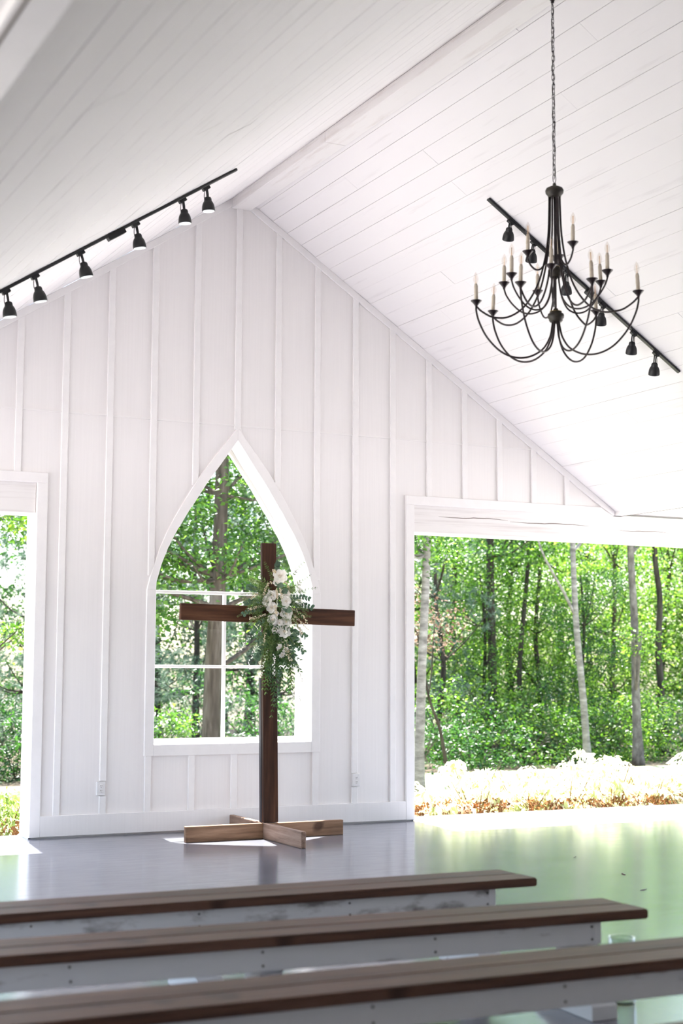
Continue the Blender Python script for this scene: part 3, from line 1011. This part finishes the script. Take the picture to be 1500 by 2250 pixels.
# ================================================================ OUTLETS
for x, lab in ((-1.238, 'white outlet plate set in a batten near the left opening'), (1.233, 'white outlet plate set in a batten between cross and right opening')):
    o = tag(empty('wall_outlet', (x, -.008, .40)), lab, 'outlet')
    MB().box(x - .037, x + .037, -.030, 0.0, .342, .459).build('cover_plate', M['outlet'], o, bevel=.003)
    for zz in (.380, .421):
        f_ = MB().lathe([(.0165, 0), (.0165, .003), (.015, .004)], 16, Matrix.Translation((x, -.030, zz)) @ Matrix.Rotation(PI / 2, 4, 'X')).build('socket_face', M['outlet'], o)
        for dx in (-.0065, .0065):
            MB().box(x + dx - .0014, x + dx + .0014, -.0352, -.033, zz + .001, zz + .010).build('slot', M['slot'], f_)
        MB().lathe([(.0028, 0), (.0028, .0022)], 8, Matrix.Translation((x, -.033, zz - .007)) @ Matrix.Rotation(PI / 2, 4, 'X')).build('slot', M['slot'], f_)

# ================================================================ BENCHES
SEAT = 0.43


def make_bench():
    """local: right near top corner at x=0,y=0; runs to -x; seat depth in +y"""
    t = empty('bench', (0, 0, 0))
    LN = 3.40
    rb_ = random.Random(5)
    MB().box(-LN, 0, 0, .172, SEAT - .041, SEAT).build('seat_plank', M['seat'], t, bevel=.006, seg=2)
    MB().box(-LN, -.004, .1775, .350, SEAT - .041, SEAT - .0008).build('seat_plank', M['seat'], t, bevel=.006, seg=2)
    for y0 in (.024, .304):
        MB().box(-LN + .26, -.255, y0, y0 + .022, SEAT - .041 - .092, SEAT - .041).build('apron', M['benchpaint'], t, bevel=.002)
    for lx in (-.245, -LN + .235):
        MB().box(lx - .018, lx + .018, .022, .328, SEAT - .133, SEAT - .041).build('end_board', M['benchpaint'], t, bevel=.002)
    for lx in (-.265, -LN / 2, -LN + .265):
        w = .045
        prof = [(.125, .055), (.225, .055), (.235, .20), (.262, .262), (.300, SEAT - .132), (.300, SEAT - .042), (.050, SEAT - .042), (.050, SEAT - .132), (.088, .262), (.115, .20)]
        lg = MB().prism(prof, lx - w, lx + w, 'X').build('leg', M['benchpaint'], t, bevel=.003)
        fp = [(-.055, 0.0), (.405, 0.0), (.405, .060), (.385, .068), (.250, .105), (.100, .105), (-.035, .068), (-.055, .060)]
        MB().prism(fp, lx - .063, lx + .063, 'X').build('foot', M['benchpaint'], lg, bevel=.003)
    sb = []
    for sx in (-.275, -1.02, -1.76, -2.50, -3.12):
        for sz in (SEAT - .060, SEAT - .112):
            MB().lathe([(.0052, 0), (.0052, .003), (.002, .0035)], 8, Matrix.Translation((sx + rb_.uniform(-.006, .006), .0245, sz)) @ Matrix.Rotation(PI / 2, 4, 'X')).build('screw', M['screw'], t)
    return t


bp = make_bench()
BEN = [((-1.004, -6.353), -.011, 'long plank bench nearest the cross, its white apron scuffed dark'),
       ((-1.105, -7.350), -.050, 'second long plank bench from the cross, a glass vase beside its end'),
       ((-1.150, -8.280), -.012, 'third long plank bench from the cross, running across the whole frame'),
       ((-1.200, -9.385), -.010, 'nearest plank bench, only a corner showing at the lower frame edge')]
for i, ((x, y), a, lab) in enumerate(BEN):
    o = bp if i == 0 else copy_tree(bp)
    o.location = (x, y, 0)
    o.rotation_euler = (0, 0, a)
    tag(o, lab, 'bench', 'wooden benches facing the cross')

# scraps of dry leaf on the floor
for (x, y, w, a, lab) in ((1.64, -2.93, .020, .3, 'round dark leaf scrap on the greenish floor, farthest of three'), (1.39, -3.87, .040, 1.2, 'pale brown leaf scrap on the greenish floor, between two dark ones'), (1.06, -4.52, .038, .2, 'narrow dark leaf scrap on the greenish floor, nearest of three')):
    mm = Matrix.Translation((x, y, .001)) @ Matrix.Rotation(a, 4, 'Z')
    vs = [mm @ Vector(p) for p in ((-w, 0, 0), (-w * .3, -w * .35, .001), (w * .5, -w * .22, .003), (w, 0, .006), (w * .4, w * .3, .002), (-w * .4, w * .3, .001), (0, 0, .005))]
    o = MB().add(vs, [(6, i, (i + 1) % 6) for i in range(6)]).build('leaf_scrap', M['screw'] if w < .039 else M['dead'])
    tag(o, lab, 'leaf', 'leaf scraps on the floor')

scuff = painted('scuffed bench paint', (0.64, 0.655, 0.67), (0.22, 0.21, 0.205), (3.2, 10, 10), 0.5, 0.36, 0.50, 0.3)
for c in bp.children:
    if c.name.startswith('apron'):
        c.material_slots[0].link = 'OBJECT'
        c.material_slots[0].material = scuff

# glass vase by the second bench
vs_ = tag(empty('glass_vase', (-1.112, -7.165, 0)), 'clear glass cylinder vase on the floor at the second bench end', 'vase')
vm = (-1.112, -7.165, 0)
MB().lathe([(.050, 0.0), (.057, .004), (.058, .02), (.058, .280), (.0575, .284), (.0545, .284), (.054, .280), (.054, .022), (.048, .014), (.002, .013)], 32, None, vm).build('glass_wall', M['vase'], vs_, smooth=True)
MB().tube([(vm[0] + .0565 * math.cos(2 * PI * k / 32), vm[1] + .0565 * math.sin(2 * PI * k / 32), .2835) for k in range(32)], .0022, 6, closed=True).build('rim', M['vase'], vs_, smooth=True)


# ================================================================ PLANTING AND WOODS
rg_ = np.random.default_rng(5)


def crown_mesh(name, blobs, leaf, aspect=.62, up_bias=1.0, per=34, cr=.42, needle=False):
    """blobs: (centre, radii, number of twig clusters). Each twig cluster is a flattened spray of leaves"""
    Cs = []
    for c, rad, n in blobs:
        d = unit(rg_.normal(size=(n, 3)))
        rr_ = rg_.uniform(.25, 1, (n, 1)) ** .45
        Cs.append(np.array(c) + d * rr_ * np.array(rad))
    Cc = np.concatenate(Cs)
    n = len(Cc)
    crs = cr * rg_.uniform(.55, 1.25, (n, 1))
    if needle:
        ax = unit(rg_.normal(size=(n, 3)) + np.array([0, 0, .35]))
        P0 = np.repeat(Cc, per, 0) + np.repeat(ax, per, 0) * rg_.uniform(-.5, .5, (n * per, 1)) * np.repeat(crs, per, 0)
        D = unit(np.repeat(ax, per, 0) * .9 + rg_.normal(size=(n * per, 3)) * .55)
        NN = rg_.normal(size=(n * per, 3))
        L = leaf * rg_.uniform(.7, 1.3, n * per)
        return fast_mesh(name, *leaf_arrays(P0, D, NN, L, L * aspect, .1))
    tilt = unit(rg_.normal(size=(n, 3)) * .38 + np.array([0, 0, up_bias]))
    loc = rg_.normal(size=(n * per, 3)) * np.array([.55, .55, .22]) * np.repeat(crs, per, 0)
    P0 = np.repeat(Cc, per, 0) + loc
    P0[:, 2] -= .25 * (loc[:, 0] ** 2 + loc[:, 1] ** 2) / np.repeat(crs[:, 0], per)
    D = unit(loc * np.array([1, 1, .2]) + rg_.normal(size=(n * per, 3)) * .3 * np.repeat(crs, per, 0) + np.array([0, 0, -.06]))
    NN = unit(np.repeat(tilt, per, 0) + rg_.normal(size=(n * per, 3)) * .42)
    L = leaf * rg_.uniform(.6, 1.35, n * per)
    return fast_mesh(name, *leaf_arrays(P0, D, NN, L, L * aspect))


def trunk_mesh(pts, r0, r1, limbs=(), seg=10):
    b = MB()
    P = smooth_path(pts, 5)
    n = len(P)
    b.tube(P, [r0 + (r1 - r0) * (i / (n - 1)) ** .9 + (r0 * .5 * max(0, 1 - i / 3.0) if i < 3 else 0) for i in range(n)], seg)
    for lp, a, c in limbs:
        Q = smooth_path(lp, 4)
        b.tube(Q, [a + (c - a) * i / (len(Q) - 1) for i in range(len(Q))], 6)
    return b


rt_ = random.Random(31)


def limbs_for(pts, blobs, r):
    out = []
    for c, rad, n in blobs:
        for k in range(3):
            q = Vector(c) + Vector((rt_.uniform(-.6, .6) * rad[0], rt_.uniform(-.6, .6) * rad[1], rt_.uniform(-.2, .6) * rad[2]))
            best = min((Vector(p) for p in pts), key=lambda p: (p - Vector((q.x, q.y, q.z - .8))).length)
            mid = best.lerp(q, .5) + Vector((0, 0, -.15))
            out.append(([best, mid, q], min(.032, r * .34), .008))
    return out


def tree(name, label, base, pts, r0, r1, blobs, leafm, barkm, leaf=.085, per=34, cr=.42, group=None, cat='tree', needle=False, aspect=.62, extra=()):
    t = tag(empty(name, base), label, cat, group)
    B = Vector(base)
    wp = [B + Vector(p) for p in pts]
    wb = [(tuple(B + Vector(c)), rad, n) for c, rad, n in blobs]
    trunk_mesh(wp, r0, r1, limbs_for(wp, wb, r0) + [([B + Vector(p) for p in lp], a, c) for lp, a, c in extra]).build('trunk', M[barkm], t, smooth=True)
    me = crown_mesh('crown', [(c, rad, n) for c, rad, n in blobs], leaf, aspect, 1.0, per, cr, needle)
    cr_ = link('crown', me, M[leafm], t)
    cr_['kind'] = 'stuff'
    return t


G = -.33
# the big tree seen through the pointed window
tree('maple_tree', 'broad trunked leafy maple seen through the pointed window', (2.57, 7.0, G),
     [(0, 0, 0), (-.02, 0, .6), (0, 0, 1.7), (.06, 0, 3.0), (.10, .02, 4.2), (.12, 0, 6.0), (.2, .1, 8.0)], .150, .07,
     [((-1.3, .3, 4.2), (1.25, 1.1, 1.3), 130), ((1.35, .3, 4.3), (1.2, 1.2, 1.2), 120), ((.1, .4, 5.6), (2.0, 1.8, 1.3), 150), ((-1.1, .2, 2.9), (1.1, .9, .75), 70), ((1.3, .6, 3.0), (1.0, .8, .7), 50), ((0, .8, 7.3), (1.8, 1.6, 1.2), 80), ((.1, 1.1, 4.5), (2.0, .7, 1.7), 150), ((.0, -.5, 3.3), (.5, .2, .35), 10)],
     'maple', 'bark', .085, 34, .40, extra=[([(.02, 0, 2.5), (.5, .1, 2.75), (1.2, .2, 2.9)], .045, .02), ([(.02, 0, 2.6), (-.5, 0, 2.75), (-1.1, .1, 2.85)], .040, .018)])
tree('leafy_tree', 'bright leaved bough hanging into the left opening under its beam', (-1.0, 9.0, G),
     [(0, 0, 0), (.02, 0, 1.5), (.1, 0, 3.0), (.2, .1, 5.0), (.2, .1, 6.6)], .10, .05,
     [((1.15, 0, 4.35), (.95, .8, .75), 64), ((.2, .2, 5.6), (1.4, 1.3, 1.1), 80), ((1.2, -.2, 2.25), (.42, .3, .12), 9)], 'lime', 'bark', .085, 32, .34)
# trees standing along the right opening
tree('pale_tree', 'pale blotchy trunk hard by the jamb of the right opening', (5.29, 6.0, G),
     [(0, 0, 0), (.04, 0, 1.0), (.07, 0, 1.8), (.15, 0, 3.4), (.2, 0, 5.5), (.2, 0, 7.2)], .078, .045,
     [((0, 0, 5.6), (1.2, 1.2, 1.3), 80), ((.5, .3, 3.9), (.8, .6, .6), 40), ((-.4, 0, 3.6), (.6, .5, .5), 30)], 'maple', 'palebark', .08, 30, .36)
tree('birch_tree', 'slim pale leaning trunk with a reddish side branch beyond the shrubs', (10.38, 9.0, G),
     [(0, 0, 0), (-.06, 0, .9), (-.14, 0, 1.75), (-.22, 0, 2.6), (-.27, 0, 3.8), (-.3, 0, 5.5), (-.3, 0, 7.5)], .072, .04,
     [((-.2, .3, 6.3), (1.4, 1.3, 1.5), 100), ((.5, .6, 4.6), (1.0, .9, .6), 50)], 'lime', 'palebark', .08, 30, .36,
     extra=[([(-.24, 0, 2.68), (-.45, 0, 3.05), (-.70, 0, 3.42), (-.95, 0, 3.85), (-1.2, 0, 4.6)], .03, .015)])
tree('grey_tree', 'tall grey brown trunk standing behind the sunlit shrubs, second of the two thick ones', (11.85, 9.5, G),
     [(0, 0, 0), (-.03, 0, 1.3), (-.04, 0, 2.6), (-.10, 0, 3.85), (-.12, 0, 5.5), (-.1, 0, 7.6)], .088, .05,
     [((0, .2, 6.4), (1.5, 1.4, 1.5), 110), ((.7, .5, 4.6), (1.0, .9, .7), 50), ((-.1, -.3, 2.3), (.45, .2, .25), 8)], 'lime', 'greybark', .08, 30, .36)
tree('dark_tree', 'thin dark crooked trunk at the frame edge beside the grey trunk', (14.33, 12.0, G),
     [(0, 0, 0), (.05, 0, 1.2), (0, 0, 2.2), (.06, 0, 3.2), (-.05, 0, 4.2), (0, 0, 6.4)], .085, .05,
     [((0, .2, 5.9), (1.5, 1.3, 1.4), 90)], 'lime', 'darkbark', .09, 30, .38)
tree('dark_tree', 'dark upright trunk deep in the woods left of the slim pale one', (10.98, 13.0, G),
     [(0, 0, 0), (-.02, 0, 1.3), (-.03, 0, 2.2), (-.06, 0, 4.0), (-.05, 0, 6.5)], .105, .07,
     [((0, .3, 6.2), (1.7, 1.5, 1.4), 110), ((.6, -.2, 4.4), (1.0, .9, .7), 50)], 'maple', 'darkbark', .09, 30, .38)
tree('dark_tree', 'forked dark sapling leaning in the shade deep behind the shrubs', (12.3, 14.0, G),
     [(0, 0, 0), (0, 0, .8), (-.05, 0, 1.6), (.02, 0, 2.4), (.22, 0, 4.2), (.3, 0, 5.6)], .07, .04,
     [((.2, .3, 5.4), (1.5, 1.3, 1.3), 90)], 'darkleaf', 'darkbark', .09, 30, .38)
tree('bare_sapling', 'thin brown dead sapling beside the pale trunk at the jamb', (6.40, 7.0, G),
     [(0, 0, 0), (-.08, 0, .45), (-.18, 0, .9), (-.36, 0, 1.35), (-.5, .1, 2.3)], .036, .014,
     [((-.4, .2, 2.5), (.6, .45, .5), 34)], 'dead', 'darkbark', .06, 26, .3)

# woods behind: six crowns copied with new turns and sizes
protos = []
SPEC = [('maple', 'bark', False), ('lime', 'darkbark', False), ('darkleaf', 'darkbark', False), ('lime', 'bark', False), ('maple', 'darkbark', False), ('pine', 'darkbark', True)]
for i, (lm_, bm_, nd) in enumerate(SPEC):
    pts = [(0, 0, 0), (rt_.uniform(-.1, .1), 0, 1.5), (rt_.uniform(-.2, .2), 0, 3), (rt_.uniform(-.2, .2), .1, 5), (0, 0, 7)]
    blobs = []
    for k in range(7):
        z = .9 + 5.6 * k / 6
        a = k * 2.4
        blobs.append(((math.cos(a) * .8, math.sin(a) * .8, z), (1.25, 1.25, .75), 52))
    t = tree('woodland_tree', 'x', (0, 0, 0), pts, .11, .04, blobs, lm_, bm_, .09 if not nd else .16, 30, .42 if not nd else .30, needle=nd, aspect=.62 if not nd else .10)
    protos.append(t)
CLS = {0: 'mid green', 1: 'light green', 2: 'deep green', 3: 'light green', 4: 'mid green', 5: 'blue grey pine'}
WORD = ['first', 'second', 'third', 'fourth', 'fifth', 'sixth', 'seventh', 'eighth', 'ninth', 'tenth', 'eleventh', 'twelfth', 'thirteenth', 'fourteenth']
NUM = ['', 'one', 'two', 'three', 'four', 'five', 'six', 'seven', 'eight', 'nine', 'ten', 'eleven', 'twelve', 'thirteen', 'fourteen']


def opening(x, y):
    az = math.degrees(math.atan2(x + 5.21, y + 12.6165))
    return 'left opening' if az < 16.5 else 'pointed window' if az < 27 else 'right opening'


def name_by_order(items):
    """items: (object, x, y, colour words, thing words). One label each: the opening it shows in and its order there"""
    sets = {}
    for o, x, y, cw, tw in items:
        sets.setdefault((cw, tw, opening(x, y)), []).append((math.atan2(x + 5.21, y + 12.6165), o))
    for (cw, tw, op), L in sets.items():
        L.sort(key=lambda q: q[0])
        for i, (_, o) in enumerate(L):
            lab = '%s %s behind the %s' % (cw, tw, op)
            if len(L) > 1:
                lab += ', %s from the left of %s' % (WORD[i], NUM[len(L)])
            o['label'] = lab


spots = []
rp = random.Random(77)
tan = math.tan


def wedge(az, y):
    return (-5.21 + (y + 12.6165) * tan(math.radians(az)), y)


# (azimuth from the camera spot in degrees, depth y, kind, size)
for az, y, k, s in [(9, 16, 5, .8), (12, 13, 5, .75), (15, 15, 5, .8), (12, 22, 2, 1.0), (18.6, 17, 5, .85), (18.5, 12.5, 5, .62), (21, 16, 5, .8), (24, 14.5, 5, .75), (23, 20, 2, 1.05), (19.5, 22, 2, 1.05), 
                    (29.2, 15, 1, .9), (29.5, 20, 2, 1.05), (31, 17, 0, .9), (32, 22, 3, 1.1), (33, 18, 4, .9), (34, 15.5, 1, .75), (34.8, 21, 3, 1.1), (36, 18.5, 0, .9), (36.8, 15, 3, .75), (37.5, 22, 1, 1.1), (38.6, 17, 3, .9), (39.5, 21, 1, 1.1), (40.3, 16, 3, .9),
                    (41.5, 19, 1, 1.0), (42.5, 14, 3, .9), (30.2, 12.4, 5, .6), (31.8, 13.2, 4, .55), (35.6, 13, 2, .52), (31.6, 27, 1, 1.2), (35.4, 28, 3, 1.2), (39.5, 27, 1, 1.2), (22, 27, 2, 1.2), (15, 28, 2, 1.2)]:
    spots.append((*wedge(az, y), k, s))
used = set()
todo = []
for x, y, k, s in spots:
    if k not in used:
        o = protos[k]
        used.add(k)
    else:
        o = copy_tree(protos[k])
    o.location = (x, y, G)
    o.rotation_euler = (0, 0, rp.uniform(0, 6.28))
    o.scale = (s * rp.uniform(.92, 1.1), s * rp.uniform(.92, 1.1), s * rp.uniform(.92, 1.12))
    cls = CLS[k]
    tag(o, '', 'tree', cls + 's behind the lawn' if k == 5 else cls + ' trees in the woods')
    todo.append((o, x, y, 'blue grey' if k == 5 else cls, 'pine' if k == 5 else 'tree'))
name_by_order(todo)


# undergrowth along the wood's edge
def shrub(name, base, rad, n, leafm, label, group=None, leaf=.05, per=26, cr=.16, dry=0, cat='shrub', up_bias=1.0):
    t = tag(empty(name, base), label, cat, group)
    me = crown_mesh('foliage', [((0, 0, rad[2] * .55), rad, n)], leaf, .5, up_bias, per, cr)
    o = link('foliage', me, M[leafm], t)
    o['kind'] = 'stuff'
    b = MB()
    B = Vector(base)
    for k in range(9):
        a = rt_.uniform(0, 6.28)
        q = Vector((math.cos(a) * rad[0] * .7, math.sin(a) * rad[1] * .7, rad[2] * rt_.uniform(.8, 1.4)))
        b.tube([B, B + q * .5 + Vector((0, 0, .04)), B + q], [.009, .006, .003], 5)
    b.build('stems', M['dry'] if dry else M['bark'], t)
    if dry:
        me = crown_mesh('dry_leaves', [((0, -rad[1] * .55, .33), (rad[0] * .85, rad[1] * .4, .09), dry)], .045, .6, .6, 14, .10)
        o = link('dry_leaves', me, M['dry'], t)
        o['kind'] = 'stuff'
    return t


ug = []
for az, y, k, sx, sz in [(29.3, 9.5, 'darkleaf', 1.0, 1.1), (30.6, 11, 'maple', 1.2, 1.3), (31.8, 10, 'darkleaf', 1.0, .9), (32.6, 12, 'lime', 1.3, 1.5), (33.4, 10.6, 'maple', 1.1, 1.0), (34.6, 11.4, 'darkleaf', 1.2, 1.2), (35.6, 10.8, 'maple', 1.0, 1.0), (36.6, 11.2, 'lime', 1.2, 1.2),
                         (37.8, 11, 'maple', 1.2, 1.1), (38.8, 11.6, 'lime', 1.3, 1.3), (39.8, 10.6, 'darkleaf', 1.2, 1.2), (14.4, 10.6, 'darkleaf', .8, .75), (13.2, 11.0, 'darkleaf', .9, .85), (20, 10.5, 'maple', .7, .75), (24.2, 10, 'darkleaf', 1.1, .9), (22, 12, 'darkleaf', 1.3, 1.2), (14.6, 17.5, 'darkleaf', 1.6, 1.5), (12.6, 18.5, 'darkleaf', 1.8, 1.6), (10.8, 18, 'darkleaf', 1.6, 1.5)]:
    x, yy = wedge(az, y)
    cls = {'darkleaf': 'dark green', 'maple': 'mid green', 'lime': 'bright green'}[k]
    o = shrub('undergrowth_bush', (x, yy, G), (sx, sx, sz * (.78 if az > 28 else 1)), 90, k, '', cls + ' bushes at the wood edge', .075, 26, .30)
    ug.append((o, x, yy, cls, 'bush low'))
name_by_order(ug)
# sunlit shrubs along the right slab edge
ORD = ['first', 'second', 'third', 'fourth', 'fifth', 'sixth', 'seventh', 'eighth', 'ninth']
for i in range(9):
    x = 2.05 + i * .56 + rt_.uniform(-.05, .05)
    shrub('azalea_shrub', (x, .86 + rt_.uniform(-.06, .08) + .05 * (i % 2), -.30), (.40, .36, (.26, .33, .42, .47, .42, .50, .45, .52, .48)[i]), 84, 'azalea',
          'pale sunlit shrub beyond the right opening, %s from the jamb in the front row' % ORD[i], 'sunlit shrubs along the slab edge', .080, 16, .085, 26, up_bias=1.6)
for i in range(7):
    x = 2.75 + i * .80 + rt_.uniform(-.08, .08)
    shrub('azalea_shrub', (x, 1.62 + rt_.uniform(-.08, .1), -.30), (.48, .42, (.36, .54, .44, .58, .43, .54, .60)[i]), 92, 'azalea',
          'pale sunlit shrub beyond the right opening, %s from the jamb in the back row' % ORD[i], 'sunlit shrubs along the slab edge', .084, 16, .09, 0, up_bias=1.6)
# shrubs outside the left opening
for i, (x, y, s, lab) in enumerate([(-1.90, .80, .34, 'yellow green shrub outside the left opening, touching the jamb'), (-2.35, 1.05, .40, 'yellow green shrub outside the left opening, against the frame edge')]):
    shrub('azalea_shrub', (x, y, -.30), (s, s * .9, s * 1.25), 130, 'azalealeft', lab, None, .042, 22, .10, 24, up_bias=1.2)
print('tris', sum(len(o.data.polygons) for o in scn.objects if o.type == 'MESH'))
